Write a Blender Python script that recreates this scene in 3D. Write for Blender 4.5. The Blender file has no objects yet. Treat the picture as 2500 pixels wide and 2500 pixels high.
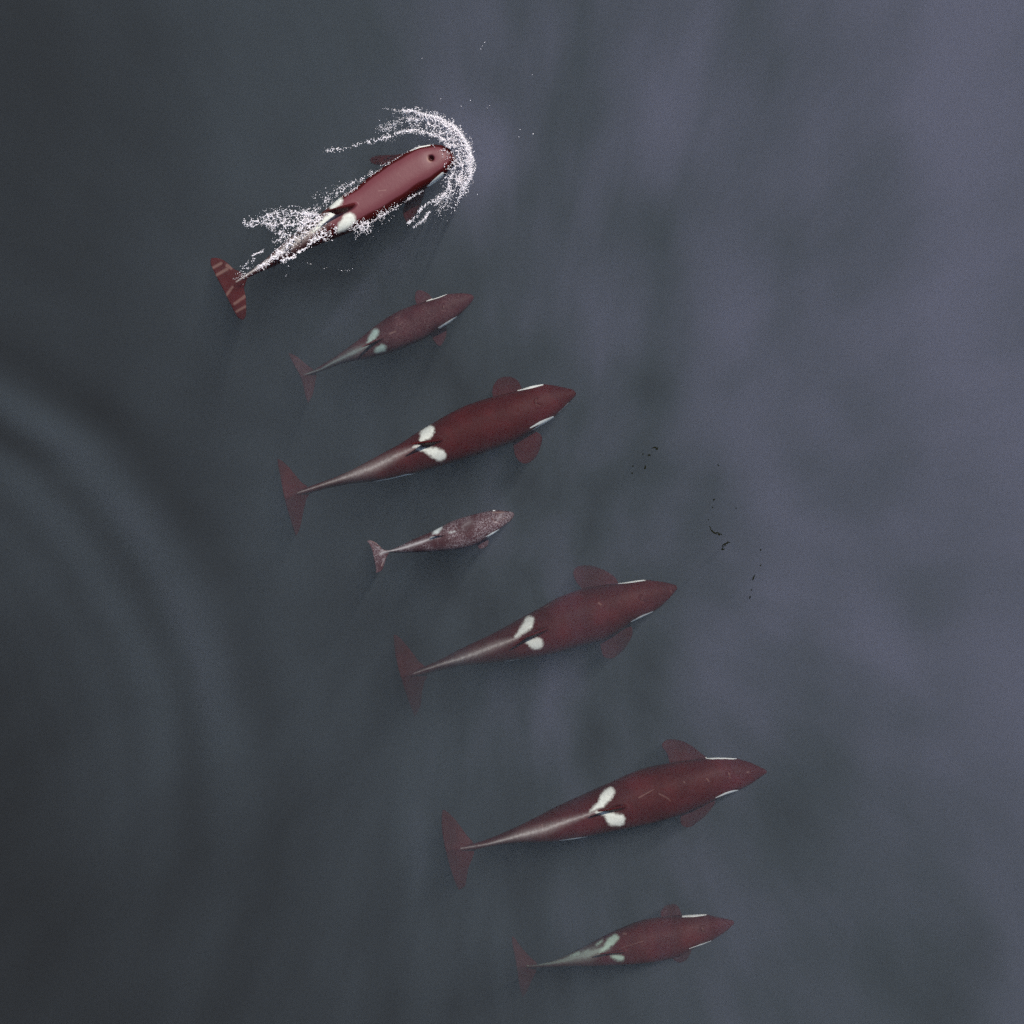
import bpy, math, random
import numpy as np
from mathutils import Vector

sc = bpy.context.scene
C = sc.collection

# ------------------------------------------------------------------ camera
H = 35.0            # drone height over the sea (m)
HALF = 10.0         # half the frame's width at sea level (m)
cam_d = bpy.data.cameras.new('camera')
cam_d.lens_unit = 'FOV'
cam_d.angle = 2 * math.atan(HALF / H)
cam_d.clip_end = 2000
cam = bpy.data.objects.new('camera', cam_d)
cam.location = (0, 0, H)
C.objects.link(cam)
sc.camera = cam

# ------------------------------------------------------------------ sky and sun
SUN_EL, SUN_AZ = math.radians(63), math.radians(36)     # azimuth clockwise from +Y
w = bpy.data.worlds.new('World'); sc.world = w
w.use_nodes = True
nt = w.node_tree
bg = nt.nodes['Background']
sky = nt.nodes.new('ShaderNodeTexSky')
sky.sky_type = 'NISHITA'; sky.sun_disc = False
sky.sun_elevation = SUN_EL; sky.sun_rotation = SUN_AZ
nt.links.new(sky.outputs[0], bg.inputs[0])
bg.inputs[1].default_value = 0.09
sd = bpy.data.lights.new('sun', 'SUN')
sd.energy = 4.2; sd.angle = math.radians(0.55); sd.color = (1.0, 0.955, 0.89)
sun = bpy.data.objects.new('sun', sd)
dirv = Vector((math.cos(SUN_EL) * math.sin(SUN_AZ), math.cos(SUN_EL) * math.cos(SUN_AZ), math.sin(SUN_EL)))
sun.rotation_euler = dirv.to_track_quat('Z', 'Y').to_euler()
sun.location = dirv * 60
C.objects.link(sun)

sc.view_settings.view_transform = 'Standard'
sc.view_settings.look = 'None'
sc.view_settings.exposure = 0.0
sc.view_settings.gamma = 1.0
sc.view_settings.use_curve_mapping = False
sc.render.engine = 'CYCLES'
cy = sc.cycles
cy.volume_bounces = 0
cy.max_bounces = 5
cy.use_denoising = False
cy.volume_max_steps = 256
cy.use_adaptive_sampling = True
cy.adaptive_threshold = 0.12
cy.adaptive_min_samples = 20

# ------------------------------------------------------------------ helpers
def W(px, py, z=0.0):
    """the point at height z seen at the photograph's pixel (2500 px wide)"""
    k = (H - z) / H * HALF / 1250.0
    return np.array([(px - 1250) * k, (1250 - py) * k, z])

def to_px(P):
    k = (H - P[:, 2]) / H * HALF / 1250.0
    return P[:, 0] / k + 1250, 1250 - P[:, 1] / k

class Nodes:
    def __init__(s, m): s.t = m.node_tree; s.n = s.t.nodes; s.l = s.t.links
    def new(s, kind, **kw):
        nd = s.n.new(kind)
        for k, v in kw.items(): setattr(nd, k, v)
        return nd
    def put(s, a, b):
        if isinstance(a, bpy.types.NodeSocket): s.l.new(a, b)
        else: b.default_value = a
    def math(s, op, a, b=None, c=None, clamp=False):
        nd = s.new('ShaderNodeMath', operation=op, use_clamp=clamp)
        for i, v in enumerate((a, b, c)):
            if v is not None: s.put(v, nd.inputs[i])
        return nd.outputs[0]
    def noise(s, vec, scale, detail=3, rough=0.55, dist=0.0):
        nd = s.new('ShaderNodeTexNoise')
        s.put(vec, nd.inputs['Vector']); nd.inputs['Scale'].default_value = scale
        nd.inputs['Detail'].default_value = detail; nd.inputs['Roughness'].default_value = rough
        nd.inputs['Distortion'].default_value = dist
        return nd.outputs['Fac']
    def ramp(s, v, a, b, lo=0.0, hi=1.0, smooth=True):
        nd = s.new('ShaderNodeMapRange', interpolation_type='SMOOTHSTEP' if smooth else 'LINEAR')
        s.put(v, nd.inputs['Value'])
        for k, x in zip(('From Min', 'From Max', 'To Min', 'To Max'), (a, b, lo, hi)): nd.inputs[k].default_value = x
        return nd.outputs['Result']
    def mix(s, f, a, b):
        nd = s.new('ShaderNodeMix', data_type='RGBA')
        s.put(f, nd.inputs[0])
        for v, i in ((a, 6), (b, 7)):
            if isinstance(v, tuple): v = (*v, 1.0) if len(v) == 3 else v
            s.put(v, nd.inputs[i])
        return nd.outputs[2]
    def mapping(s, vec, scale=(1, 1, 1), rot=(0, 0, 0), loc=(0, 0, 0)):
        nd = s.new('ShaderNodeMapping')
        s.put(vec, nd.inputs['Vector'])
        nd.inputs['Scale'].default_value = scale; nd.inputs['Rotation'].default_value = rot; nd.inputs['Location'].default_value = loc
        return nd.outputs[0]

def mat(name):
    m = bpy.data.materials.new(name); m.use_nodes = True
    return m, Nodes(m)

def mesh_obj(name, V, F, m, smooth=True, origin=None):
    V = np.asarray(V, float)
    o0 = np.zeros(3) if origin is None else np.asarray(origin, float)
    me = bpy.data.meshes.new(name)
    me.from_pydata([tuple(v) for v in V - o0], [], F)
    me.update()
    if smooth: me.polygons.foreach_set('use_smooth', [True] * len(me.polygons))
    me.materials.append(m)
    o = bpy.data.objects.new(name, me); o.location = o0
    C.objects.link(o)
    return o

def tag(o, label=None, cat=None, group=None, kind=None):
    if label: o['label'] = label
    if cat: o['category'] = cat
    if group: o['group'] = group
    if kind: o['kind'] = kind
    return o

# ------------------------------------------------------------------ the sea: a body of murky water over a dark bottom
SEA = 60.0
DEEP = -9.0
def water_material():
    m, N = mat('murky_sea_water')
    N.n.remove(N.n['Principled BSDF'])
    pos = N.new('ShaderNodeNewGeometry').outputs['Position']
    sep = N.new('ShaderNodeSeparateXYZ'); N.l.new(pos, sep.inputs[0])
    X, Y = sep.outputs[0], sep.outputs[1]
    flat = N.new('ShaderNodeCombineXYZ'); N.l.new(X, flat.inputs[0]); N.l.new(Y, flat.inputs[1])
    flat = flat.outputs[0]
    # mottled sky sheen painted into the water's colour, drawn out along the swell
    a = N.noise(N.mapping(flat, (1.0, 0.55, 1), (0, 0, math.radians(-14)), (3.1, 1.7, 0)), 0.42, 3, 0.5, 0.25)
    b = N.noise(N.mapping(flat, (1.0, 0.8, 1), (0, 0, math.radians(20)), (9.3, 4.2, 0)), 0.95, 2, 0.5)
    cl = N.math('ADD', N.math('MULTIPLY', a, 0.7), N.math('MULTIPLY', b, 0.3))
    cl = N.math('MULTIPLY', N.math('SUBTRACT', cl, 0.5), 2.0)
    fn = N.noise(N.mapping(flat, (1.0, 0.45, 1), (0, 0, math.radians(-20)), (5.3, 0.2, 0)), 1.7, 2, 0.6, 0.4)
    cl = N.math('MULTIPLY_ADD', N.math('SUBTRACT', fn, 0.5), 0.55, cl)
    # painted brightness: the sheen is darker on the left, brighter towards the upper right
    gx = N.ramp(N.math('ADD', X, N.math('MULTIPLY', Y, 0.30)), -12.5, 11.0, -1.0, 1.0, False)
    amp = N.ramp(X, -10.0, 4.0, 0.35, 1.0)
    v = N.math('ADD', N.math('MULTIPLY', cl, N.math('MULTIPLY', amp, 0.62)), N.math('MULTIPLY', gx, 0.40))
    # bright and dark patches of sky sheen, also put in as colour
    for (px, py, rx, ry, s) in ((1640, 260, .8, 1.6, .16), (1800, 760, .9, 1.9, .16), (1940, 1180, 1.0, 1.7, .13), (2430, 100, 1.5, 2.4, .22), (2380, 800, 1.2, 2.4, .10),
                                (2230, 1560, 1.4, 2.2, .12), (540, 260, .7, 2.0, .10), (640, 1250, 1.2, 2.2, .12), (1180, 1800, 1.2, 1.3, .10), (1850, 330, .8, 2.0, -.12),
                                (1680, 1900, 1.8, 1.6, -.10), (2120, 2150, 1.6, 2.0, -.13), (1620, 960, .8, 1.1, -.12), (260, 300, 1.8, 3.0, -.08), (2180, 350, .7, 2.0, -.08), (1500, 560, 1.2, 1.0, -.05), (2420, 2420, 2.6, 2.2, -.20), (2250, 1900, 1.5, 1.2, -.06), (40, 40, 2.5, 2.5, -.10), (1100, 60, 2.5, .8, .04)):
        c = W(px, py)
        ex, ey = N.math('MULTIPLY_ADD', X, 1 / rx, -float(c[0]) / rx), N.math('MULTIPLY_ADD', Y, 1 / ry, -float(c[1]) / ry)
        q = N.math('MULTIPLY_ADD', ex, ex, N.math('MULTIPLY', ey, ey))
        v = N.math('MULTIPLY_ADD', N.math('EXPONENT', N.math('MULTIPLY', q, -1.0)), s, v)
    # faint light streaks and ripple shading behind the breathing whale, put in as colour
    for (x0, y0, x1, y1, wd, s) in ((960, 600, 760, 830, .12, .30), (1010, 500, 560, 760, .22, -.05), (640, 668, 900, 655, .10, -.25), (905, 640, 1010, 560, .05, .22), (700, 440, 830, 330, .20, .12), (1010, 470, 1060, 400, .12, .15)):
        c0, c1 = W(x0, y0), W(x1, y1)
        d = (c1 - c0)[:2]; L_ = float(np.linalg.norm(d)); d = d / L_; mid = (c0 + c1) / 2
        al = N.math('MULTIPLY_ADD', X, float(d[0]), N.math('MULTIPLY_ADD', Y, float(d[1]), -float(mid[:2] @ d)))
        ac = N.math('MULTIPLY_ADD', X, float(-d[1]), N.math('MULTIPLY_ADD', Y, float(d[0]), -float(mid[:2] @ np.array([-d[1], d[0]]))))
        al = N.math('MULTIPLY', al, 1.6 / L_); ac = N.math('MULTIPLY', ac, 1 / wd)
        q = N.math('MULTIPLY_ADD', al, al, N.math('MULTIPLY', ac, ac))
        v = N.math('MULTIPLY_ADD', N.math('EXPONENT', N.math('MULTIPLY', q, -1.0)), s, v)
    # curved bands of sheen on the swell, painted into the colour
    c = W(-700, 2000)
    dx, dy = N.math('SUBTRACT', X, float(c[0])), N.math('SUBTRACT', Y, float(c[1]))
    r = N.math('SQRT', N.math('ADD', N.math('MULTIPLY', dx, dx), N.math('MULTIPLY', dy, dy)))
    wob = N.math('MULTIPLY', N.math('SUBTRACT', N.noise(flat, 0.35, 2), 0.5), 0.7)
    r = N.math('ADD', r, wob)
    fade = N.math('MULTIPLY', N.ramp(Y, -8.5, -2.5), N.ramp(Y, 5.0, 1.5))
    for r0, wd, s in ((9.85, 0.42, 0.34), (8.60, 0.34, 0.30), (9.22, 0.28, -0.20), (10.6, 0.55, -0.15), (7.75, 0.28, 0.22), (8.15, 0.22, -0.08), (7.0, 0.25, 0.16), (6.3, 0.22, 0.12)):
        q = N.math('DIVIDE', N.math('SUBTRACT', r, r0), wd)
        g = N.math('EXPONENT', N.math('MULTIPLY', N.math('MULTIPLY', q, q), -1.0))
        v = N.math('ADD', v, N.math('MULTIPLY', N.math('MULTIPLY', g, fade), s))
    # glare on the raised water round the breathing whale's head, painted as brighter water
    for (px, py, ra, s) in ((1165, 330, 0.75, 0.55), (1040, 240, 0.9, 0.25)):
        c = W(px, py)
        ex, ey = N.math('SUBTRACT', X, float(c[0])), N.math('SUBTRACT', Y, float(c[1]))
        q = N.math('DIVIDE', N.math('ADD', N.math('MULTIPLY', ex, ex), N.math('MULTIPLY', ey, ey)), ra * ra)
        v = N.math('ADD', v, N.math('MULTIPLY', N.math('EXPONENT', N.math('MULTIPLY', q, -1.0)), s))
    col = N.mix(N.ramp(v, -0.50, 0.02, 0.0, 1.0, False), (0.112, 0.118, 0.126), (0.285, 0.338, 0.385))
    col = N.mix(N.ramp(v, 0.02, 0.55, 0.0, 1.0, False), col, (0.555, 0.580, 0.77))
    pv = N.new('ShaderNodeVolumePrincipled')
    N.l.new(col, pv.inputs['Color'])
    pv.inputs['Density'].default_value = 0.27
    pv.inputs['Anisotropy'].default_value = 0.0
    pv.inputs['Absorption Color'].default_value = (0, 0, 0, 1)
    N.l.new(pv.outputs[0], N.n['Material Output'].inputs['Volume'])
    m.cycles.volume_step_rate = 0.6
    m.cycles.homogeneous_volume = False
    return m

def box(name, x, y, z0, z1, m):
    V = [(sx * x, sy * y, z) for z in (z0, z1) for sx, sy in ((-1, -1), (1, -1), (1, 1), (-1, 1))]
    F = [(0, 3, 2, 1), (4, 5, 6, 7), (0, 1, 5, 4), (1, 2, 6, 5), (2, 3, 7, 6), (3, 0, 4, 7)]
    return mesh_obj(name, V, F, m, smooth=False)

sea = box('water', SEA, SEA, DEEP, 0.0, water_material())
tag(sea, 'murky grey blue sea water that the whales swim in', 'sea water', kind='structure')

def bottom_material():
    m, N = mat('dark_silt')
    p = N.n['Principled BSDF']
    tc = N.new('ShaderNodeTexCoord').outputs['Object']
    N.l.new(N.mix(N.noise(tc, 0.3, 4), (0.02, 0.028, 0.032), (0.04, 0.05, 0.05)), p.inputs['Base Color'])
    p.inputs['Roughness'].default_value = 1.0
    p.inputs['Specular IOR Level'].default_value = 0.0
    return m
nb = 40
gx = np.linspace(-SEA, SEA, nb)
V = [(x, y, DEEP + 0.6 + 0.3 * math.sin(x * .13) * math.cos(y * .11)) for y in gx for x in gx]
F = [(j * nb + i, j * nb + i + 1, (j + 1) * nb + i + 1, (j + 1) * nb + i) for j in range(nb - 1) for i in range(nb - 1)]
bottom = mesh_obj('seabed', V, F, bottom_material())
tag(bottom, 'dark silty seabed under the murky water', 'seabed', kind='structure')

# ------------------------------------------------------------------ whale skin
def skin_material(name, speckle=0.0, spot=(0.40, 0.36, 0.34), skin=(0.057, 0.0066, 0.0072), saddle_tint=(0.74, 0.76, 0.68)):
    m, N = mat(name)
    p = N.n['Principled BSDF']
    def att(k):
        nd = N.new('ShaderNodeAttribute', attribute_type='GEOMETRY', attribute_name=k); return nd.outputs['Fac']
    tc = N.new('ShaderNodeTexCoord').outputs['Object']
    big = N.noise(tc, 1.6, 4, 0.6)
    fine = N.noise(tc, 26, 3, 0.6)
    col = N.mix(N.ramp(big, 0.35, 0.68), tuple(c * 0.78 for c in skin), tuple(c * 1.22 for c in skin))
    col = N.mix(N.math('MULTIPLY', N.ramp(fine, 0.5, 0.75), 0.10), col, (0.18, 0.08, 0.08))
    if speckle > 0:
        s1 = N.ramp(N.noise(tc, 38, 5, 0.80, 0.8), 0.46, 0.62)
        s2 = N.ramp(N.noise(tc, 2.6, 2, 0.5), 0.30, 0.60)
        col = N.mix(N.math('MULTIPLY', N.math('MULTIPLY', s1, s2), speckle), col, spot)
    sky_sheen = att('dry')
    col = N.mix(sky_sheen, col, (0.155, 0.040, 0.049))  # sheen of the sky on the wet emerged back, painted as paler skin
    col = N.mix(att('film'), col, (0.050, 0.0040, 0.0035))  # dark reflections along the waterline rim painted in, and the blowhole's dark inside
    # the grey that trails from the saddle along the tail stock, with a painted sheen down the ridge
    gn = N.ramp(N.noise(tc, 18, 3, 0.65, 0.3), 0.3, 0.7, 0.65, 1.15)
    ridge = N.math('MULTIPLY', att('ridge'), gn, clamp=True)
    col = N.mix(ridge, col, (saddle_tint[0] * 0.62, saddle_tint[1] * 0.54, saddle_tint[2] * 0.56))
    edge = N.math('MULTIPLY', N.math('SUBTRACT', N.noise(tc, 14, 4, 0.7), 0.5), 0.10)
    sd_ = N.math('ADD', att('saddle'), edge)
    sn = N.ramp(N.noise(tc, 18, 4, 0.7), 0.25, 0.75, 0.78, 1.0)
    col = N.mix(N.math('MULTIPLY', N.ramp(sd_, 0.030, -0.050), sn), col, saddle_tint)
    col = N.mix(N.math('MULTIPLY', att('scar'), 0.17), col, (0.48, 0.32, 0.26))
    col = N.mix(N.ramp(att('white'), 0.006, -0.006), col, (0.90, 0.91, 0.84))
    N.l.new(col, p.inputs['Base Color'])
    N.l.new(N.ramp(sky_sheen, 0, 1, 0.55, 0.50), p.inputs['Roughness'])
    N.l.new(N.ramp(sky_sheen, 0, 1, 0.10, 0.40), p.inputs['Specular IOR Level'])
    bp = N.new('ShaderNodeBump'); bp.inputs['Strength'].default_value = 0.25; bp.inputs['Distance'].default_value = 0.01
    N.l.new(N.noise(tc, 14, 4, 0.6), bp.inputs['Height'])
    N.l.new(bp.outputs[0], p.inputs['Normal'])
    return m

# ------------------------------------------------------------------ whale shape
def smooth1(a, k):
    if k < 1: return a
    ker = np.hanning(2 * k + 3)[1:-1]; ker /= ker.sum()
    return np.convolve(np.pad(a, k + 0, mode='edge') if len(ker) == 2 * k + 1 else a, ker, mode='valid')

def resample(P, n):
    """points along a polyline, rounded a little (Catmull-Rom)"""
    P = np.asarray(P, float)
    Q = np.vstack([2 * P[0] - P[1], P, 2 * P[-1] - P[-2]])
    out = []
    for i in range(1, len(Q) - 2):
        for t in np.linspace(0, 1, 12, endpoint=False):
            a, b, c, d = Q[i - 1], Q[i], Q[i + 1], Q[i + 2]
            out.append(0.5 * ((2 * b) + (c - a) * t + (2 * a - 5 * b + 4 * c - d) * t * t + (3 * b - a - 3 * c + d) * t ** 3))
    out.append(Q[-2]); out = np.array(out)
    L = np.r_[0, np.cumsum(np.linalg.norm(np.diff(out[:, :2], axis=0), axis=1))]
    s = np.linspace(0, L[-1], n)
    return np.stack([np.interp(s, L, out[:, k]) for k in range(out.shape[1])], 1)

def blade(A, B, up, thick, tmin=0.030):
    """a closed blade between edge curve A and edge curve B (n x 3 each), lens shaped across 'up'"""
    n = len(A); K = 9
    V, F = [], []
    up = np.asarray(up, float)
    ring = []
    for i in range(n):
        ch = np.linalg.norm(A[i] - B[i])
        row = []
        for side in (1, -1):
            us = np.linspace(0, 1, K) if side == 1 else np.linspace(1, 0, K)
            for u in us:
                prof = 1.6 * math.sqrt(max(u, 0)) * (1 - u) ** 0.8 + 0.0
                h = 0.5 * max(tmin, thick * ch * prof)
                row.append(A[i] * (1 - u) + B[i] * u + up * side * h)
        ring.append(len(V)); V += row
    M = 2 * K
    for i in range(n - 1):
        for j in range(M):
            a, b = ring[i] + j, ring[i] + (j + 1) % M
            F.append((a, b, b + M, a + M))
    F.append(tuple(range(ring[0], ring[0] + M))[::-1])
    F.append(tuple(range(ring[-1], ring[-1] + M)))
    return V, F

def capsule_sdf(P, pts):
    """signed distance (px) to a chain of capsules with radii: pts = [(x, y, r), ...]"""
    best = np.full(len(P), 1e9)
    if len(pts) == 1: pts = [pts[0], (pts[0][0] + .01, pts[0][1], pts[0][2])]
    for (x0, y0, r0), (x1, y1, r1) in zip(pts[:-1], pts[1:]):
        d = np.array([x1 - x0, y1 - y0]); L2 = (d ** 2).sum()
        t = np.clip(((P - (x0, y0)) @ d) / L2, 0, 1)
        q = np.stack([x0 + d[0] * t, y0 + d[1] * t], 1)
        best = np.minimum(best, np.linalg.norm(P - q, axis=1) - (r0 + (r1 - r0) * t))
    return best

PXM = HALF / 1250.0

def whale(spec, material, label, group):
    ox, oy, sc_ = spec['crop']
    def P(q): return np.array([ox + q[0] * sc_, oy + q[1] * sc_])
    nose, notch = P(spec['nose']), P(spec['notch'])
    ax = notch - nose; L = np.linalg.norm(ax); ax = ax / L
    pr = np.array([ax[1], -ax[0]])
    if pr[1] > 0: pr = -pr                                 # towards the top of the photograph
    def edge(lst):
        q = np.array([P(a) for a in lst]) - nose
        return q @ ax / L, q @ pr
    tu, u = edge(spec['upper']); tl, l = edge(spec['lower'])
    hn = spec.get('end_w', 3.0)
    tu, u = np.r_[0, tu, 1], np.r_[spec.get('tipw', 2.0), u, hn * 0.5]
    tl, l = np.r_[0, tl, 1], np.r_[-spec.get('tipw', 2.0), l, -hn * 0.5]
    n = 220
    t = np.linspace(0, 1, n) ** 1.15
    def sm(tt, vv):
        o = np.argsort(tt); a = np.interp(t, tt[o], vv[o])
        ker = np.hanning(9)[1:-1]; ker /= ker.sum()
        b = np.convolve(np.pad(a, 3, mode='reflect', reflect_type='odd'), ker, mode='valid')
        return b
    U, Lw = sm(tu, u), sm(tl, l)
    cen, hw = (U + Lw) / 2, np.maximum((U - Lw) / 2, 1.2) * PXM
    ratio = np.interp(t, [0, .08, .2, .45, .62, .78, .9, .96, 1], [.75, .8, .92, 1.0, 1.08, 1.35, 1.75, 1.2, .8]) * spec.get('hr', 1.0)
    hh = hw * ratio
    top = np.interp(t, *zip(*spec['top']))
    top = np.convolve(np.pad(top, 12, mode='edge'), np.ones(25) / 25, mode='valid')
    # the head tapers in height too, its tip at mid height
    top = top - np.maximum(0, hh.max() * 0.55 - hh) * np.interp(t, [0, .12, .25], [.55, .4, 0])
    ex = np.interp(t, [0, .15, .5, .7, .9, 1], [2.0, 2.25, 2.2, 1.9, 1.55, 1.6])
    if 'exp' in spec: ex = np.interp(t, *zip(*spec['exp']))
    M = 72
    th = np.linspace(0, 2 * math.pi, M, endpoint=False)
    V, F = [], []
    zc = top - hh
    ctr_px = nose + np.outer(t * L, ax) + np.outer(cen, pr)
    for i in range(n):
        c = W(*ctr_px[i], zc[i])
        k = (H - zc[i]) / H
        lat = np.array([pr[0], -pr[1], 0.0])
        cs, sn = np.cos(th), np.sin(th)
        a = np.sign(cs) * np.abs(cs) ** (2 / ex[i]) * hw[i] * k
        b = np.sign(sn) * np.abs(sn) ** (2 / ex[i]) * hh[i]
        V += list(c + np.outer(a, lat) + np.outer(b, [0, 0, 1]))
    for i in range(n - 1):
        for j in range(M):
            a, b = i * M + j, i * M + (j + 1) % M
            F.append((a, a + M, b + M, b))
    F.append(tuple(range(M))); F.append(tuple(range((n - 1) * M, n * M))[::-1])
    parts = [(V, F)]
    def axis_at(px):                                       # station, body centre, centre height
        tt = float(np.clip(((np.asarray(px) - nose) @ ax) / L, 0, 1))
        return tt, np.array([np.interp(tt, t, ctr_px[:, 0]), np.interp(tt, t, ctr_px[:, 1])]), float(np.interp(tt, t, zc)), float(np.interp(tt, t, top))
    # flukes: leading edge tip - root - root - tip, trailing edge tip - notch - tip
    fl = spec['fluke']; zt = spec['fluke_z']
    z_root = float(np.interp(0.985, t, zc))
    def edge3(lst, ztip0, zmid, ztip1):
        q = np.array([P(a) for a in lst]); q = resample(np.c_[q, np.zeros(len(q))], 60)[:, :2]
        s = np.linspace(0, 1, 60)
        z = np.interp(s, [0, .5, 1], [ztip0, zmid, ztip1])
        return np.array([W(a[0], a[1], zz) for a, zz in zip(q, z)])
    A = edge3(fl['lead'], zt[0], z_root, zt[1]); B = edge3(fl['trail'], zt[0], z_root, zt[1])
    parts.append(blade(A, B, (0, 0, 1), 0.13))
    # flippers
    for f in spec['flippers']:
        q = np.array([P(a) for a in f['pts']])
        root = (q[0] + q[-1]) / 2
        tt, cpx, z0, _ = axis_at(root)
        inn = (cpx - root); inn = inn / np.linalg.norm(inn) * f.get('inset', 22)
        q = np.vstack([q[0] + inn, q, q[-1] + inn])
        q = resample(np.c_[q, np.zeros(len(q))], 81)[:, :2]
        A_, B_ = q[:41], q[::-1][:41]
        s = np.linspace(0, 1, 41)
        z = z0 + f.get('dz0', -0.12) + s * f['drop']
        A3 = np.array([W(a[0], a[1], zz) for a, zz in zip(A_, z)])
        B3 = np.array([W(a[0], a[1], zz) for a, zz in zip(B_, z)])
        # leading edge (towards the nose) is the blunt one
        if ((A_[10] - B_[10]) @ ax) > 0: A3, B3 = B3, A3
        parts.append(blade(A3, B3, (0, 0, 1), 0.14, 0.034))
    # dorsal fin
    d = spec['dorsal']
    bf, br, tip = P(d['front']), P(d['rear']), P(d['tip'])
    hgt = d['h']; th_ = d.get('t', 0.10)
    zf, zr = axis_at(bf)[3] - 0.07, axis_at(br)[3] - 0.10
    f0, r0 = W(*bf, zf), W(*br, zr)
    tp = W(*tip, zr + 0.10 + hgt)
    s = np.linspace(0, 1, 40)
    mid = (f0 + tp) / 2 + np.array([0, 0, hgt * d.get('bulge', 0.16)]) + (f0 - tp) * np.array([.06, .06, 0])
    Af = np.array([(1 - a) ** 2 * f0 + 2 * a * (1 - a) * mid + a * a * tp for a in s])
    mr = (r0 + tp) / 2 + (f0 - r0) * 0.10 - np.array([0, 0, hgt * 0.10])
    Br = np.array([(1 - a) ** 2 * r0 + 2 * a * (1 - a) * mr + a * a * (tp + np.array([0, 0, -0.02])) for a in s])
    side = np.cross((r0 - f0), (0, 0, 1.0)); side /= np.linalg.norm(side)
    chord0 = np.linalg.norm(f0 - r0)
    parts.append(blade(Af, Br, side, th_ / chord0 / 0.62, 0.030))
    # one skin
    VV, FF = [], []
    for v, f in parts:
        k = len(VV); VV += [tuple(x) for x in v]; FF += [tuple(a + k for a in q) for q in f]
    org = W(*((nose + notch) / 2), float(zc.min()))
    VV = [tuple(np.array(v) - org) for v in VV]
    tmp = bpy.data.meshes.new('tmp'); tmp.from_pydata(VV, [], FF); tmp.update()
    o = bpy.data.objects.new('tmp', tmp); C.objects.link(o)
    md = o.modifiers.new('r', 'REMESH'); md.mode = 'VOXEL'; md.voxel_size = spec.get('voxel', 0.014)
    ms = o.modifiers.new('s', 'SMOOTH'); ms.factor = 0.5; ms.iterations = spec.get('smooth', 5)
    dg = bpy.context.evaluated_depsgraph_get()
    me = bpy.data.meshes.new_from_object(o.evaluated_get(dg))
    C.objects.unlink(o); bpy.data.objects.remove(o); bpy.data.meshes.remove(tmp)
    nv = len(me.vertices)
    co = np.empty(nv * 3, np.float32); me.vertices.foreach_get('co', co); co = co.reshape(nv, 3).astype(float)
    no = np.empty(nv * 3, np.float32); me.vertices.foreach_get('normal', no); no = no.reshape(nv, 3)
    Wp = co + org
    px, py = to_px(Wp); PP = np.stack([px, py], 1)
    rel = PP - nose
    tt = rel @ ax / L
    lat = rel @ pr - np.interp(tt, t, cen)                 # px, + towards the top of the photograph
    zmid = np.interp(tt, t, zc)
    HW = np.interp(tt, t, hw) / PXM
    upm = (Wp[:, 2] > zmid - 0.02)
    # blowhole
    bh = P(spec['blow']); bd = np.linalg.norm(PP - bh, axis=1) * PXM
    br_, bdep = spec.get('blow_r', 0.045), spec.get('blow_d', 0.02)
    topm = upm & (no[:, 2] > 0)
    fwd = -(rel - (bh - nose)) @ ax * PXM                    # + towards the nose
    if spec.get('blow_open'):
        dz = -bdep * np.exp(-(bd / br_) ** 4) - 0.016 * np.exp(-(bd / .13) ** 2)
    else:
        cr = np.abs(bd - br_)                                # a closed crescent
        dz = -bdep * np.exp(-(cr / 0.014) ** 2) * (fwd < 0.3 * br_) + 0.012 * np.exp(-(bd / br_ / 1.6) ** 2)
    co[:, 2] += np.where(topm, dz, 0)
    # fields of colour
    def field(lists, mask=None, fill=1.0):
        out = np.full(nv, fill)
        for pts in lists:
            q = [(*P(a[:2]), a[2] * sc_) for a in pts]
            out = np.minimum(out, capsule_sdf(PP, q) * PXM)
        if mask is not None: out = np.where(mask, out, fill)
        return out
    hi = Wp[:, 2] > zmid + 0.2 * np.interp(tt, t, hh)
    saddle = field(spec['saddle'], hi & (Wp[:, 2] < np.interp(tt, t, top) + 0.03))
    white = np.full(nv, 1.0)
    zband = np.abs(Wp[:, 2] - (zmid + 0.02))
    for e in spec['eyes']:                                   # ovals on the sides of the head
        q = [(*P(a[:2]), a[2] * sc_) for a in e]
        s1 = capsule_sdf(PP, q) * PXM
        a0, a1 = np.array(q[0][:2]), np.array(q[-1][:2])
        dd = a1 - a0; ll = np.linalg.norm(dd); dd = dd / ll
        al = (PP - a0) @ dd
        inside = np.clip(1 - ((al - ll / 2) / (ll / 2)) ** 2, 0, 1)
        lower = (zband < 0.10 * np.sqrt(inside)) & (al > 0) & (al < ll) & (np.abs(lat) > HW * 0.93) & (np.sign(lat) == np.sign(((a0 + a1) / 2 - nose) @ pr - np.interp(tt, t, cen)))
        s1 = np.where(lower, -0.02, s1)
        white = np.minimum(white, s1)
    for e in spec.get('lines', []):
        white = np.minimum(white, field([e]))
    belly = (no[:, 2] < -0.80) & (tt > 0.05) & (tt < 0.66)
    white = np.where(belly & (np.abs(lat) < HW * .8), -0.02, white)
    ridge = np.zeros(nv)
    for pts, s_ in spec['ridge']:
        q = [(*P(a[:2]), max(a[2] * sc_, 1)) for a in pts]
        cd = capsule_sdf(PP, [(a[0], a[1], 0.01) for a in q])
        tq = np.array([((np.array(a[:2]) - nose) @ ax) / L for a in q]); rq = np.array([a[2] for a in q])
        o_ = np.argsort(tq)
        rr = np.interp(tt, tq[o_], rq[o_]) * 0.8
        ridge = np.maximum(ridge, s_ * (0.78 * np.exp(-(cd / rr) ** 2) + 0.75 * np.exp(-(cd / (rr * .35)) ** 2)))
    ridge *= np.interp(tt, [.55, .68, .86, .97, 1.0], [.55, .85, 1.0, .8, .3])
    ridge *= upm & (Wp[:, 2] < np.interp(tt, t, top) + 0.05)
    scar_glint = np.zeros(nv)
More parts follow.
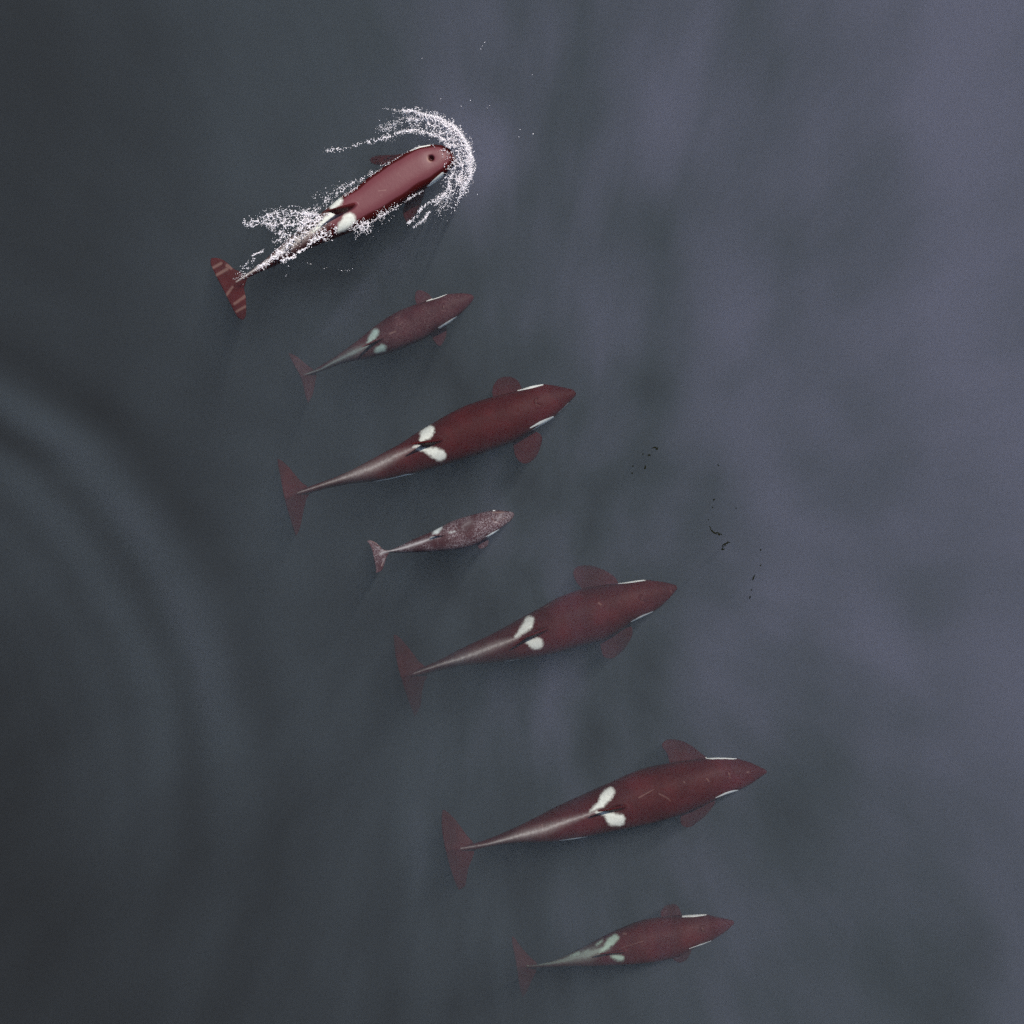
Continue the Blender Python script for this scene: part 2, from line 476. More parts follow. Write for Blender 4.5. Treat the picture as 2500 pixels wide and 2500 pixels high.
    for e in spec.get('scars', []):
        scar_glint = np.maximum(scar_glint, np.clip(-field([e], topm) / 0.006 + 0.3, 0, 1))
    painted_dark = np.zeros(nv); sky_sheen = np.zeros(nv)
    if spec.get('surface'):
        z = Wp[:, 2]; WL = 0.022
        tin = np.clip((0.60 - tt) / 0.05, 0, 1)
        finm = np.linalg.norm(PP - (P(d['front']) + P(d['tip'])) / 2, axis=1) > 1e9
        wl = 0.004 * np.sin(tt * 60) + 0.004 * np.sin(tt * 23 + 1)
        sky_sheen = np.clip((z - WL + wl) / 0.02, 0, 1) * tin * (z < np.interp(tt, t, top) + .05) * .8
        painted_dark = np.clip((z + 0.34) / 0.05, 0, 1) * np.clip((WL - wl - z) / 0.02, 0, 1) * tin * .85
        painted_dark = np.maximum(painted_dark, np.clip(1.3 - bd / 0.055, 0, 1))
        scar_glint = np.maximum(scar_glint, 4.0 * np.exp(-((bd - .066) / .016) ** 2) * np.clip(((PP - bh) @ np.array([-.8, .6])) * PXM / .05, 0, 1))  # lit blowhole wall: a highlight painted as a pale crescent
        for e in spec['bands']:  # rippled light on the flukes, painted as pale bars
            scar_glint = np.maximum(scar_glint, 1.3 * np.exp(-np.maximum(field([e]), 0) ** 2 / .018 ** 2))
    for k, a in (('saddle', saddle), ('white', white), ('ridge', ridge), ('scar', scar_glint), ('film', painted_dark), ('dry', sky_sheen)):
        at = me.attributes.new(k, 'FLOAT', 'POINT'); at.data.foreach_set('value', np.asarray(a, np.float32))
    me.vertices.foreach_set('co', co.astype(np.float32).ravel())
    me.name = 'killer_whale'
    me.materials.clear(); me.materials.append(material)
    me.polygons.foreach_set('use_smooth', [True] * len(me.polygons)); me.update()
    ob = bpy.data.objects.new('killer_whale', me); ob.location = tuple(org); C.objects.link(ob)
    tag(ob, label, 'whale', group)
    return ob

G = 'killer whales swimming in a staggered row'
m_adult = skin_material('adult_whale_skin')
m_young = skin_material('young_whale_skin', 0.20, (0.32, 0.22, 0.21), (0.060, 0.017, 0.022), (0.36, 0.47, 0.42))
m_calf = skin_material('calf_whale_skin', 0.80, (0.30, 0.26, 0.275), (0.052, 0.021, 0.025), (0.52, 0.56, 0.54))
m_pale = skin_material('mottled_whale_skin', 0.10, (0.3, 0.2, 0.2), (0.060, 0.0070, 0.0080), (0.42, 0.54, 0.43))

# whale breathing at the surface
whale(dict(crop=(480, 220, .37267), nose=(1688, 436), notch=(252, 1262), tipw=18, end_w=5, surface=True, voxel=0.013,
    upper=[(1662, 385), (1615, 362), (1540, 358), (1450, 375), (1350, 425), (1250, 490), (1150, 560), (1050, 640), (960, 695), (880, 760), (800, 822), (700, 895), (600, 975), (520, 1045), (450, 1110), (380, 1165), (330, 1200)],
    lower=[(1672, 500), (1630, 550), (1550, 612), (1450, 672), (1350, 740), (1200, 835), (1100, 885), (1000, 930), (900, 972), (800, 1012), (700, 1055), (600, 1110), (500, 1158), (420, 1190), (350, 1225)],
    top=[(0, .03), (.06, .085), (.25, .095), (.5, .075), (.6, .0), (.72, -.14), (.85, -.26), (1, -.40)],
    exp=[(0, 2.2), (.12, 2.9), (.5, 2.9), (.62, 2.0), (.9, 1.6), (1, 1.6)], hr=1.0,
    fluke=dict(lead=[(92, 1100), (125, 1098), (165, 1108), (205, 1135), (240, 1168), (285, 1190), (330, 1228), (322, 1262), (312, 1300), (322, 1350), (326, 1420), (322, 1480), (303, 1508)],
               trail=[(92, 1100), (92, 1140), (125, 1215), (165, 1290), (205, 1370), (240, 1440), (270, 1490), (303, 1508)]),
    fluke_z=(-.42, -.55),
    flippers=[dict(pts=[(1290, 465), (1210, 492), (1145, 478), (1140, 445), (1190, 428), (1270, 425), (1350, 420)], drop=-.55, dz0=-.25, inset=16),
              dict(pts=[(1365, 735), (1350, 800), (1368, 855), (1395, 868), (1430, 830), (1465, 760), (1500, 650)], drop=-.6, dz0=-.2, inset=16)],
    dorsal=dict(front=(1075, 738), rear=(925, 825), tip=(845, 793), h=.48, t=.12, bulge=.22),
    blow=(1535, 445), blow_r=.052, blow_d=.13, blow_open=True,
    saddle=[[(925, 725, 34), (890, 760, 24)], [(1000, 845, 44), (960, 890, 36), (930, 920, 16)], [(890, 812, 20), (820, 870, 16), (760, 930, 10)]],
    ridge=[([(900, 800, 40), (760, 920, 42), (600, 1020, 40), (520, 1085, 22), (420, 1150, 12), (260, 1255, 6)], 1.15)],
    eyes=[[(1512, 632, 3), (1560, 590, 8), (1612, 545, 8)], [(1400, 398, 2), (1460, 373, 4), (1530, 360, 3)]],
    scars=[[(1317, 540, 1.5), (1337, 566, 1.5)], [(1190, 660, 3), (1240, 655, 4)], [(1200, 690, 2), (1215, 685, 2)]],
    bands=[[(105, 1165, 3), (160, 1135, 4)], [(125, 1215, 3), (200, 1172, 5)], [(190, 1350, 4), (235, 1290, 2)], [(248, 1400, 3), (318, 1350, 5)], [(262, 1450, 2), (318, 1418, 3)], [(200, 1150, 6), (225, 1165, 6)]]),
    m_adult, 'maroon killer whale breaking the surface inside a ring of white spray, open blowhole', G)

# smaller whale behind it
whale(dict(crop=(680, 680, .26915), nose=(1770, 165), notch=(225, 880), tipw=3,
    upper=[(1755, 143), (1700, 135), (1650, 133), (1530, 140), (1450, 170), (1340, 205), (1200, 250), (1100, 290), (1000, 345), (920, 400), (850, 450), (780, 510), (700, 575), (600, 648), (500, 718), (400, 778), (320, 828)],
    lower=[(1767, 190), (1745, 225), (1700, 275), (1620, 348), (1540, 410), (1460, 455), (1380, 510), (1300, 560), (1200, 602), (1100, 642), (1000, 680), (900, 706), (800, 733), (700, 745), (600, 765), (500, 800), (400, 838), (340, 862)],
    top=[(0, -.5), (.2, -.45), (.5, -.48), (.7, -.75), (.85, -1.1), (1, -1.45)],
    fluke=dict(lead=[(85, 670), (120, 682), (160, 702), (215, 745), (270, 790), (320, 828), (345, 868), (338, 930), (325, 1000), (305, 1070), (268, 1135)],
               trail=[(85, 670), (105, 720), (145, 795), (185, 865), (210, 930), (230, 1010), (245, 1080), (268, 1135)]),
    fluke_z=(-1.5, -1.65),
    flippers=[dict(pts=[(1250, 235), (1235, 180), (1240, 130), (1265, 105), (1315, 112), (1370, 145), (1400, 190)], drop=-.35),
              dict(pts=[(1380, 515), (1410, 570), (1450, 612), (1475, 610), (1505, 570), (1525, 500), (1520, 415)], drop=-.35)],
    dorsal=dict(front=(990, 510), rear=(860, 590), tip=(750, 622), h=.30, t=.08),
    blow=(1505, 258), blow_r=.06, blow_d=.02,
    saddle=[[(880, 487, 34), (850, 530, 34), (815, 580, 16)], [(945, 632, 36), (895, 652, 28)]],
    ridge=[([(835, 595, 26), (700, 660, 46), (600, 710, 40), (480, 770, 20), (380, 825, 12), (240, 870, 8)], .85)],
    eyes=[[(1343, 205, 3), (1420, 178, 7), (1480, 157, 8), (1529, 138, 4)], [(1450, 447, 3), (1520, 407, 8), (1570, 376, 8), (1617, 347, 4)]],
    lines=[],
    scars=[[(1010, 500, 8), (1060, 480, 7)], [(1100, 420, 3), (1125, 395, 3)], [(1060, 355, 3), (1100, 345, 2)], [(1494, 240, 3), (1498, 270, 3), (1515, 285, 3)]]),
    m_young, 'small faintly speckled whale just under the whale in the spray, green grey saddle', G)

# first large whale
whale(dict(crop=(650, 890, .40373), nose=(1871, 172), notch=(150, 790), tipw=4,
    upper=[(1860, 152), (1800, 138), (1730, 124), (1672, 118), (1600, 130), (1520, 158), (1400, 188), (1300, 215), (1200, 250), (1100, 300), (1000, 358), (900, 418), (800, 485), (700, 538), (600, 592), (500, 645), (400, 688), (300, 722), (255, 738)],
    lower=[(1868, 192), (1830, 232), (1770, 290), (1735, 325), (1690, 352), (1600, 402), (1500, 468), (1400, 505), (1300, 542), (1200, 572), (1100, 600), (1000, 632), (900, 660), (800, 682), (700, 702), (600, 712), (500, 722), (400, 742), (300, 768), (265, 780)],
    top=[(0, -.45), (.2, -.30), (.5, -.32), (.7, -.55), (.85, -.9), (1, -1.35)],
    fluke=dict(lead=[(65, 568), (90, 578), (130, 612), (175, 665), (215, 712), (255, 742), (262, 785), (245, 815), (230, 870), (218, 930), (205, 990), (180, 1042)],
               trail=[(65, 568), (72, 620), (88, 700), (105, 790), (125, 870), (145, 940), (165, 1000), (180, 1042)]),
    fluke_z=(-1.45, -1.75),
    flippers=[dict(pts=[(1370, 205), (1365, 160), (1378, 115), (1415, 80), (1470, 72), (1520, 95), (1550, 150)], drop=-.5),
              dict(pts=[(1490, 470), (1500, 540), (1530, 588), (1578, 600), (1630, 562), (1662, 490), (1665, 430), (1620, 395)], drop=-.45)],
    dorsal=dict(front=(1090, 450), rear=(945, 490), tip=(880, 479), h=.50, t=.11),
    blow=(1640, 225), blow_r=.06, blow_d=.03,
    saddle=[[(985, 398, 34), (965, 420, 38), (945, 448, 20)], [(1050, 548, 38), (1020, 535, 34), (960, 515, 16), (915, 512, 8)], [(930, 488, 8), (890, 498, 5)]],
    ridge=[([(920, 492, 14), (800, 545, 32), (650, 620, 44), (540, 660, 36), (420, 700, 14), (300, 740, 8), (190, 775, 5)], .55)],
    eyes=[[(1520, 158, 2), (1600, 139, 5.5), (1672, 121, 4)], [(1597, 383, 3), (1660, 350, 8), (1734, 317, 5)]],
    lines=[[(1768, 292, 1.5), (1800, 262, 2), (1828, 232, 1.5)], [(640, 709, 1), (760, 688, 3), (850, 666, 3.5), (925, 658, 1)]],
    scars=[[(1632, 208, 3), (1630, 238, 3), (1650, 245, 2)], [(745, 578, 1), (900, 505, 1.5)]]),
    m_adult, 'large maroon whale with cream saddle patches, third from the top, above the speckled calf', G)

# calf
whale(dict(crop=(880, 1220, .20704), nose=(1812, 165), notch=(190, 640), tipw=3, voxel=0.009, smooth=4,
    upper=[(1790, 146), (1750, 136), (1700, 130), (1640, 124), (1570, 122), (1450, 145), (1350, 170), (1250, 195), (1150, 225), (1050, 265), (970, 308), (880, 352), (820, 385), (700, 432), (600, 478), (500, 528), (400, 573), (350, 592)],
    lower=[(1808, 195), (1790, 225), (1770, 250), (1700, 305), (1640, 352), (1560, 410), (1480, 455), (1400, 512), (1300, 553), (1200, 575), (1100, 590), (1000, 600), (850, 612), (700, 620), (550, 625), (450, 626), (370, 622), (345, 616)],
    top=[(0, -.16), (.2, -.06), (.5, -.05), (.7, -.12), (.85, -.2), (1, -.28)],
    fluke=dict(lead=[(75, 490), (105, 478), (150, 488), (195, 515), (230, 550), (270, 585), (330, 598), (345, 620), (312, 670), (292, 730), (272, 790), (245, 840), (182, 866)],
               trail=[(75, 490), (108, 530), (135, 590), (150, 650), (162, 710), (175, 770), (182, 820), (182, 866)]),
    fluke_z=(-.3, -.34),
    flippers=[dict(pts=[(1370, 520), (1395, 572), (1425, 580), (1470, 565), (1505, 530), (1512, 485), (1490, 445)], drop=-.15, inset=12)],
    dorsal=dict(front=(1040, 405), rear=(915, 440), tip=(840, 420), h=.17, t=.075, bulge=.3),
    blow=(1590, 222), blow_r=.05, blow_d=.015,
    saddle=[[(945, 330, 22), (895, 372, 34), (860, 400, 16)], [(888, 434, 9), (835, 455, 10)], [(1110, 375, 5), (1050, 388, 4)]],
    ridge=[([(840, 455, 18), (700, 505, 26), (560, 550, 24), (450, 582, 15), (350, 605, 13), (270, 620, 24), (230, 640, 20)], 1.0),
           ([(1650, 190, 60), (1600, 260, 30)], .38), ([(150, 530, 8), (235, 590, 8), (300, 615, 10)], .6), ([(285, 690, 8), (240, 800, 8)], .6), ([(1290, 260, 60), (1200, 320, 30)], .3)],
    eyes=[[(1482, 435, 3), (1560, 392, 7), (1643, 350, 5)], [(1562, 126, 4), (1588, 122, 4)]],
    scars=[[(1560, 215, 6), (1580, 260, 6), (1640, 285, 6)], [(1560, 150, 8), (1600, 150, 10), (1690, 150, 7)], [(1670, 235, 5), (1720, 210, 5)], [(1740, 262, 4), (1800, 200, 4)],
           [(110, 485, 6), (180, 505, 5), (235, 560, 5)], [(240, 800, 8), (265, 740, 6)]]),
    m_calf, 'tiny pale speckled calf whale between two large whales in the middle', G)

# second large whale
whale(dict(crop=(930, 1350, .38820), nose=(1862, 215), notch=(170, 775), tipw=4,
    upper=[(1845, 198), (1780, 182), (1700, 172), (1640, 168), (1500, 190), (1400, 200), (1300, 215), (1200, 245), (1100, 285), (1000, 345), (900, 398), (800, 453), (700, 508), (600, 555), (500, 602), (400, 655), (330, 690), (275, 712)],
    lower=[(1855, 240), (1800, 300), (1760, 338), (1710, 372), (1640, 405), (1570, 437), (1500, 490), (1400, 548), (1300, 575), (1200, 602), (1100, 630), (1000, 653), (900, 668), (800, 680), (700, 692), (600, 702), (500, 712), (400, 733), (330, 750), (292, 762)],
    top=[(0, -.8), (.2, -.60), (.5, -.62), (.7, -1.0), (.85, -1.45), (1, -2.0)],
    fluke=dict(lead=[(78, 512), (105, 520), (150, 565), (200, 628), (240, 680), (278, 715), (295, 765), (270, 830), (258, 900), (248, 970), (212, 1035)],
               trail=[(78, 512), (84, 600), (100, 690), (122, 775), (148, 860), (178, 950), (212, 1035)]),
    fluke_z=(-2.1, -2.6),
    flippers=[dict(pts=[(1262, 228), (1222, 175), (1208, 120), (1235, 84), (1290, 75), (1350, 85), (1420, 115), (1480, 160)], drop=-.55),
              dict(pts=[(1372, 560), (1385, 610), (1402, 655), (1455, 664), (1515, 622), (1565, 555), (1585, 490), (1560, 430)], drop=-.6)],
    dorsal=dict(front=(1080, 460), rear=(935, 528), tip=(865, 546), h=.50, t=.11),
    blow=(1645, 285), blow_r=.06, blow_d=.02,
    saddle=[[(935, 425, 32), (920, 455, 34), (885, 495, 22), (845, 525, 9)], [(985, 568, 38), (960, 570, 36), (925, 562, 16)]],
    ridge=[([(870, 530, 14), (740, 575, 32), (600, 630, 36), (500, 665, 28), (400, 692, 15), (300, 725, 8), (205, 758, 5)], .62)],
    eyes=[[(1492, 192, 2), (1580, 180, 6), (1660, 170, 4.5)], [(1573, 433, 2), (1640, 400, 6), (1710, 371, 4)]],
    lines=[[(780, 681, 1), (830, 676, 2), (870, 671, 1)]],
    scars=[[(1025, 345, 3), (1068, 322, 2)], [(1370, 315, 7), (1385, 325, 5)], [(1640, 290, 2), (1650, 298, 2)], [(1822, 235, 3), (1828, 250, 3)], [(740, 580, 1.5), (860, 536, 2)]]),
    m_adult, 'large maroon whale just below the calf, its tail flukes fading into deep water', G)

# third large whale
whale(dict(crop=(1050, 1780, .43996), nose=(1868, 235), notch=(140, 672), tipw=4,
    upper=[(1845, 216), (1770, 182), (1700, 162), (1600, 158), (1530, 162), (1400, 178), (1300, 194), (1200, 215), (1100, 250), (1000, 298), (900, 340), (800, 385), (700, 430), (600, 483), (500, 533), (400, 578), (300, 618), (245, 632)],
    lower=[(1855, 252), (1780, 305), (1710, 340), (1640, 362), (1580, 388), (1500, 430), (1400, 470), (1300, 502), (1200, 528), (1100, 548), (1000, 568), (900, 590), (800, 610), (700, 622), (600, 628), (500, 630), (400, 640), (300, 658), (250, 672)],
    top=[(0, -.65), (.2, -.42), (.5, -.42), (.7, -.6), (.85, -.95), (1, -1.5)],
    fluke=dict(lead=[(68, 445), (90, 455), (130, 490), (170, 540), (205, 590), (240, 630), (248, 675), (235, 720), (215, 770), (205, 820), (195, 870), (158, 895)],
               trail=[(68, 445), (62, 500), (66, 570), (80, 650), (98, 725), (115, 785), (135, 845), (158, 895)]),
    fluke_z=(-1.55, -1.8),
    flippers=[dict(pts=[(1330, 200), (1312, 135), (1284, 92), (1310, 60), (1370, 56), (1440, 85), (1500, 130), (1540, 165)], drop=-.5),
              dict(pts=[(1385, 475), (1393, 530), (1435, 547), (1480, 520), (1540, 470), (1585, 400)], drop=-.55)],
    dorsal=dict(front=(1110, 420), rear=(985, 455), tip=(928, 456), h=.52, t=.11),
    blow=(1662, 250), blow_r=.06, blow_d=.02,
    saddle=[[(998, 348, 28), (975, 375, 32), (950, 415, 22), (890, 455, 7)], [(1050, 505, 34), (1015, 500, 38), (975, 470, 14), (925, 460, 8)]],
    ridge=[([(920, 460, 12), (780, 505, 22), (640, 555, 34), (520, 585, 32), (420, 612, 16), (320, 638, 8), (170, 662, 5)], .62)],
    eyes=[[(1530, 159, 2.5), (1610, 158, 5), (1698, 161, 5)], [(1586, 381, 2), (1640, 357, 5), (1675, 346, 5), (1708, 342, 5)]],
    lines=[[(680, 436, 1), (740, 408, 2), (790, 384, 1)], [(718, 619, 1), (800, 608, 3), (875, 597, 1)]],
    scars=[[(1655, 240, 3), (1665, 268, 3)], [(1535, 275, 4), (1548, 290, 3)], [(1270, 358, 3), (1320, 385, 3), (1335, 400, 2)], [(1160, 380, 4), (1240, 335, 2)], [(1410, 292, 4), (1412, 298, 3)], [(620, 528, 3), (625, 545, 3)], [(605, 530, 2), (608, 548, 2)], [(1760, 240, 5), (1770, 238, 3)]]),
    m_adult, 'large maroon whale second from the bottom with bright white saddle lobes', G)

# lowest whale
whale(dict(crop=(1220, 2180, .31056), nose=(1842, 232), notch=(175, 585), tipw=4,
    upper=[(1825, 212), (1760, 200), (1700, 188), (1625, 168), (1500, 175), (1430, 180), (1350, 182), (1250, 196), (1150, 210), (1050, 240), (950, 282), (880, 312), (800, 350), (700, 405), (600, 455), (500, 502), (400, 540), (300, 562)],
    lower=[(1832, 252), (1800, 285), (1750, 322), (1660, 378), (1600, 400), (1500, 442), (1400, 498), (1300, 522), (1200, 540), (1100, 552), (1000, 560), (900, 565), (800, 570), (700, 575), (600, 575), (500, 577), (400, 583), (300, 588)],
    top=[(0, -.9), (.2, -.68), (.5, -.66), (.7, -1.0), (.85, -1.45), (1, -2.1)],
    fluke=dict(lead=[(92, 335), (120, 355), (160, 410), (205, 465), (250, 510), (290, 550), (295, 590), (275, 645), (245, 705), (215, 775), (178, 830)],
               trail=[(92, 335), (98, 400), (110, 470), (128, 560), (140, 650), (155, 745), (178, 830)]),
    fluke_z=(-2.2, -2.5),
    flippers=[dict(pts=[(1270, 205), (1262, 150), (1300, 95), (1350, 80), (1400, 100), (1430, 165)], drop=-.5),
              dict(pts=[(1345, 505), (1385, 542), (1430, 548), (1480, 512), (1512, 435)], drop=-.5)],
    dorsal=dict(front=(1040, 450), rear=(890, 478), tip=(785, 478), h=.28, t=.075),
    blow=(1605, 285), blow_r=.06, blow_d=.02,
    saddle=[[(905, 355, 32), (870, 385, 34), (825, 435, 18), (790, 465, 8)], [(950, 512, 28), (920, 508, 26), (880, 498, 12)], [(805, 378, 12), (760, 405, 10)], [(620, 470, 12), (560, 492, 12)], [(690, 452, 5), (675, 465, 4)]],
    ridge=[([(850, 430, 30), (700, 478, 62), (600, 500, 54), (500, 530, 30), (400, 552, 16), (220, 572, 8)], 1.15)],
    eyes=[[(1437, 187, 4), (1530, 180, 9), (1620, 170, 6)], [(1490, 438, 1.5), (1575, 408, 3.5), (1662, 377, 2)]],
    lines=[],
    scars=[[(1590, 270, 3), (1600, 298, 3)], [(950, 432, 1.5), (1130, 378, 3)], [(975, 320, 10), (995, 322, 6)], [(1290, 188, 2), (1420, 175, 2)]]),
    m_pale, 'smaller whale at the very bottom with blotchy pale green saddle', G)

# ------------------------------------------------------------------ spray and foam
def foam_material():
    m, N = mat('white_foam')
    p = N.n['Principled BSDF']
    p.inputs['Base Color'].default_value = (0.95, 0.90, 0.92, 1)
    p.inputs['Roughness'].default_value = 0.25
    p.inputs['Specular IOR Level'].default_value = 0.6
    return m
m_foam = foam_material()

ICO_V = []
g_ = (1 + 5 ** .5) / 2
for a in (-1, 1):
    for b in (-g_, g_): ICO_V += [(0, a, b), (a, b, 0), (b, 0, a)]
ICO_V = np.array(ICO_V) / math.sqrt(1 + g_ * g_)
def hull_faces(V):
    F = []
    n = len(V); e = min(np.linalg.norm(V[0] - V[i]) for i in range(1, n)) * 1.1
    for i in range(n):
        for j in range(i + 1, n):
            for k in range(j + 1, n):
                if max(np.linalg.norm(V[i] - V[j]), np.linalg.norm(V[j] - V[k]), np.linalg.norm(V[i] - V[k])) < e:
                    nn = np.cross(V[j] - V[i], V[k] - V[i])
                    F.append((i, j, k) if nn @ V[i] > 0 else (i, k, j))
    return F
ICO_F = np.array(hull_faces(ICO_V))

def drops(name, pts, label, seed=1):
    """pts: rows of px, py, z(m), radius(m), stretch, angle(rad in the photo plane)"""
    rs = np.random.RandomState(seed)
    pts = np.array(pts)
    V = np.empty((len(pts), 12, 3))
    for i, (px, py, z, r, st, an) in enumerate(pts):
        v = ICO_V * (1 + rs.uniform(-.3, .3, (12, 1)))
        v = v * np.array([r * st, r / math.sqrt(st), r * 0.8])
        c, s = math.cos(an), math.sin(an)
        v = np.stack([v[:, 0] * c - v[:, 1] * s, v[:, 0] * s + v[:, 1] * c, v[:, 2]], 1)
        V[i] = v + W(px, py, z)
    F = (ICO_F[None] + 12 * np.arange(len(pts))[:, None, None]).reshape(-1, 3)
    o = mesh_obj(name, V.reshape(-1, 3), [tuple(f) for f in F], m_foam, True, W(pts[:, 0].mean(), pts[:, 1].mean(), 0))
    return tag(o, label, 'water spray', kind='stuff')

def vor_edge(rs, cells, P):
    """0 on the walls between foam cells, growing inside them"""
    d = np.linalg.norm(P[:, None, :] - cells[None], axis=2)
    d.partition(1, axis=1)
    return d[:, 1] - d[:, 0]

def band(rs, path, n, net=None, z=(0.0, 0.03), r=(0.006, 0.014), stretch=(1, 1.8), cl=.48):
    """path rows: px, py, half width px, density. Drops scattered in the band; with net=(cell px) they gather on the walls of foam cells"""
    path = np.array(path, float)
    q = resample(path, 200)
    seg = np.linalg.norm(np.diff(q[:, :2], axis=0), axis=1)
    wgt = np.r_[seg, seg[-1]] * np.maximum(q[:, 3], 0) * np.maximum(q[:, 2], 1)
    idx = rs.choice(len(q), int(n * (7 if net else 1.8)), p=wgt / wgt.sum())
    tg = np.gradient(q[:, :2], axis=0); tg /= np.linalg.norm(tg, axis=1)[:, None]
    nr = np.stack([-tg[:, 1], tg[:, 0]], 1)
    off = np.where(rs.uniform(size=len(idx)) < .6, rs.normal(0, .38, len(idx)), rs.normal(0, .85, len(idx))).clip(-2, 2) * q[idx, 2]
    P = q[idx, :2] + nr[idx] * off[:, None] + tg[idx] * rs.uniform(-3, 3, len(idx))[:, None]
    ph = rs.uniform(0, 6.28, 8); kv = rs.normal(0, .13, (8, 2))
    clump = np.sin(P @ kv.T + ph).sum(1) / 2.8
    k = rs.uniform(size=len(P)) < np.clip(.55 + cl * clump, .04, 1)
    P, idx = P[k], idx[k]
    if net:
        lo, hi = P.min(0) - 20, P.max(0) + 20
        nc = int((hi - lo).prod() / net ** 2)
        cells = rs.uniform(lo, hi, (max(nc, 4), 2))
        e = np.concatenate([vor_edge(rs, cells, P[i:i + 2000]) for i in range(0, len(P), 2000)])
        pr_ = np.exp(-(e / (net * 0.13)) ** 2) + 0.05
        k = rs.uniform(size=len(P)) < pr_
        P, idx = P[k][:n], idx[k][:n]
    m_ = len(P)
    an = -np.arctan2(tg[idx, 1], tg[idx, 0]) + rs.normal(0, .5, m_)
    rr = r[0] + (r[1] - r[0]) * rs.power(.38, m_)
    return np.stack([P[:, 0], P[:, 1], rs.uniform(z[0], z[1], m_), rr, rs.uniform(*stretch, m_), an], 1)

def cp(lst, crop):                                           # crop pixels to photo pixels
    ox, oy, s = crop
    return [(ox + a[0] * s, oy + a[1] * s, a[2] * s, a[3]) for a in lst]

rs = np.random.RandomState(7)
A1 = (880, 240, 320 / 1932)
bow = []
# dense outer crest
bow.append(band(rs, cp([(620, 190, 30, .5), (760, 190, 35, .8), (900, 245, 45, 1), (1050, 290, 55, 1), (1200, 345, 60, 1.2), (1350, 450, 60, 1.3), (1470, 570, 55, 1.3), (1550, 720, 50, 1.4), (1600, 870, 50, 1.4), (1600, 1010, 50, 1.3), (1590, 1150, 50, 1.2), (1540, 1270, 45, .9), (1490, 1400, 40, .6), (1420, 1540, 25, .3), (1350, 1680, 15, .2)], A1), 6200, 8, (0.05, .22), (.004, .011), (1, 1.8), .25))
bow.append(band(rs, cp([(700, 165, 10, .5), (900, 225, 14, .8), (1080, 275, 18, 1), (1210, 320, 22, 1), (1370, 430, 24, 1), (1490, 560, 24, 1), (1580, 710, 24, 1), (1625, 870, 24, 1.2), (1625, 1000, 24, 1.1), (1620, 1130, 22, 1), (1570, 1260, 18, .8), (1520, 1370, 12, .4)], A1), 3200, None, (0.05, .22), (.004, .011), (1, 1.6), .35))
# lace behind it
bow.append(band(rs, cp([(700, 300, 90, .5), (900, 340, 100, .8), (1080, 420, 110, 1), (1230, 520, 120, 1), (1370, 650, 130, 1), (1440, 800, 120, 1), (1460, 960, 110, 1), (1440, 1120, 110, .9), (1400, 1250, 100, .8), (1320, 1380, 90, .5), (1230, 1480, 60, .3)], A1), 3600, 13, (0.03, .14), (.004, .011)))
# inner strand at the top, trailing off to the left
bow.append(band(rs, cp([(1320, 720, 20, 1), (1230, 610, 22, 1.2), (1130, 560, 20, 1.2), (1000, 520, 22, 1.2), (900, 490, 28, 1.3), (780, 470, 28, 1.2), (690, 480, 24, .9), (600, 510, 40, .5), (480, 540, 45, .5), (380, 590, 40, .5), (250, 620, 30, .5), (120, 640, 25, .4), (0, 670, 22, .4), (-150, 720, 22, .3), (-300, 745, 24, .5), (-420, 750, 26, .5), (-540, 780, 26, .3)], A1), 1700, 8, (0.01, .06), (.004, .011)))
# scattered drops between the strands
bow.append(band(rs, cp([(250, 400, 60, .6), (400, 470, 60, .8), (540, 330, 110, .7), (700, 270, 80, .8), (850, 350, 80, .8)], A1), 330, None, (0.01, .12), (.004, .009)))
# strands down the right
bow.append(band(rs, cp([(1400, 1000, 20, 1), (1350, 1110, 18, 1), (1300, 1280, 24, 1.2), (1290, 1340, 24, 1.2), (1200, 1440, 26, .8), (1130, 1490, 30, .6), (1010, 1540, 18, .8), (930, 1610, 20, .8), (850, 1680, 22, .8), (780, 1770, 26, .8), (700, 1860, 20, .5)], A1), 950, 7, (0.01, .06), (.004, .010)))
bow.append(band(rs, cp([(1260, 1390, 20, .6), (1150, 1530, 18, .8), (1060, 1620, 16, .9), (980, 1720, 16, .9), (930, 1800, 18, .8), (840, 1850, 18, .5), (780, 1910, 14, .4)], A1), 420, None, (0.01, .05), (.004, .009)))
bow.append(band(rs, cp([(1350, 1400, 60, .8), (1250, 1560, 90, .7), (1150, 1700, 90, .4), (1000, 1760, 60, .2)], A1), 240, None, (0.0, .04), (.003, .007)))
bow.append(band(rs, cp([(330, 150, 14, .5), (500, 170, 14, .8), (640, 180, 12, 1)], A1), 46, None, (0.02, .1), (.003, .008)))
# thrown droplets far out
far = [(1175, 118), (1178, 112), (1300, 183), (1076, 242), (1190, 262), (1197, 258), (1148, 246), (1303, 329), (1303, 327), (1270, 318), (1268, 333), (1164, 474), (1153, 438), (1183, 105), (1029, 143), (1125, 260)]
bow.append(np.array([(a + rs.uniform(-2, 2), b + rs.uniform(-2, 2), .12, rs.uniform(.006, .010), 1.1, 0) for a, b in far]))
drops('spray', np.vstack(bow), 'arc of white spray thrown up round the head of the surfacing whale', 3)

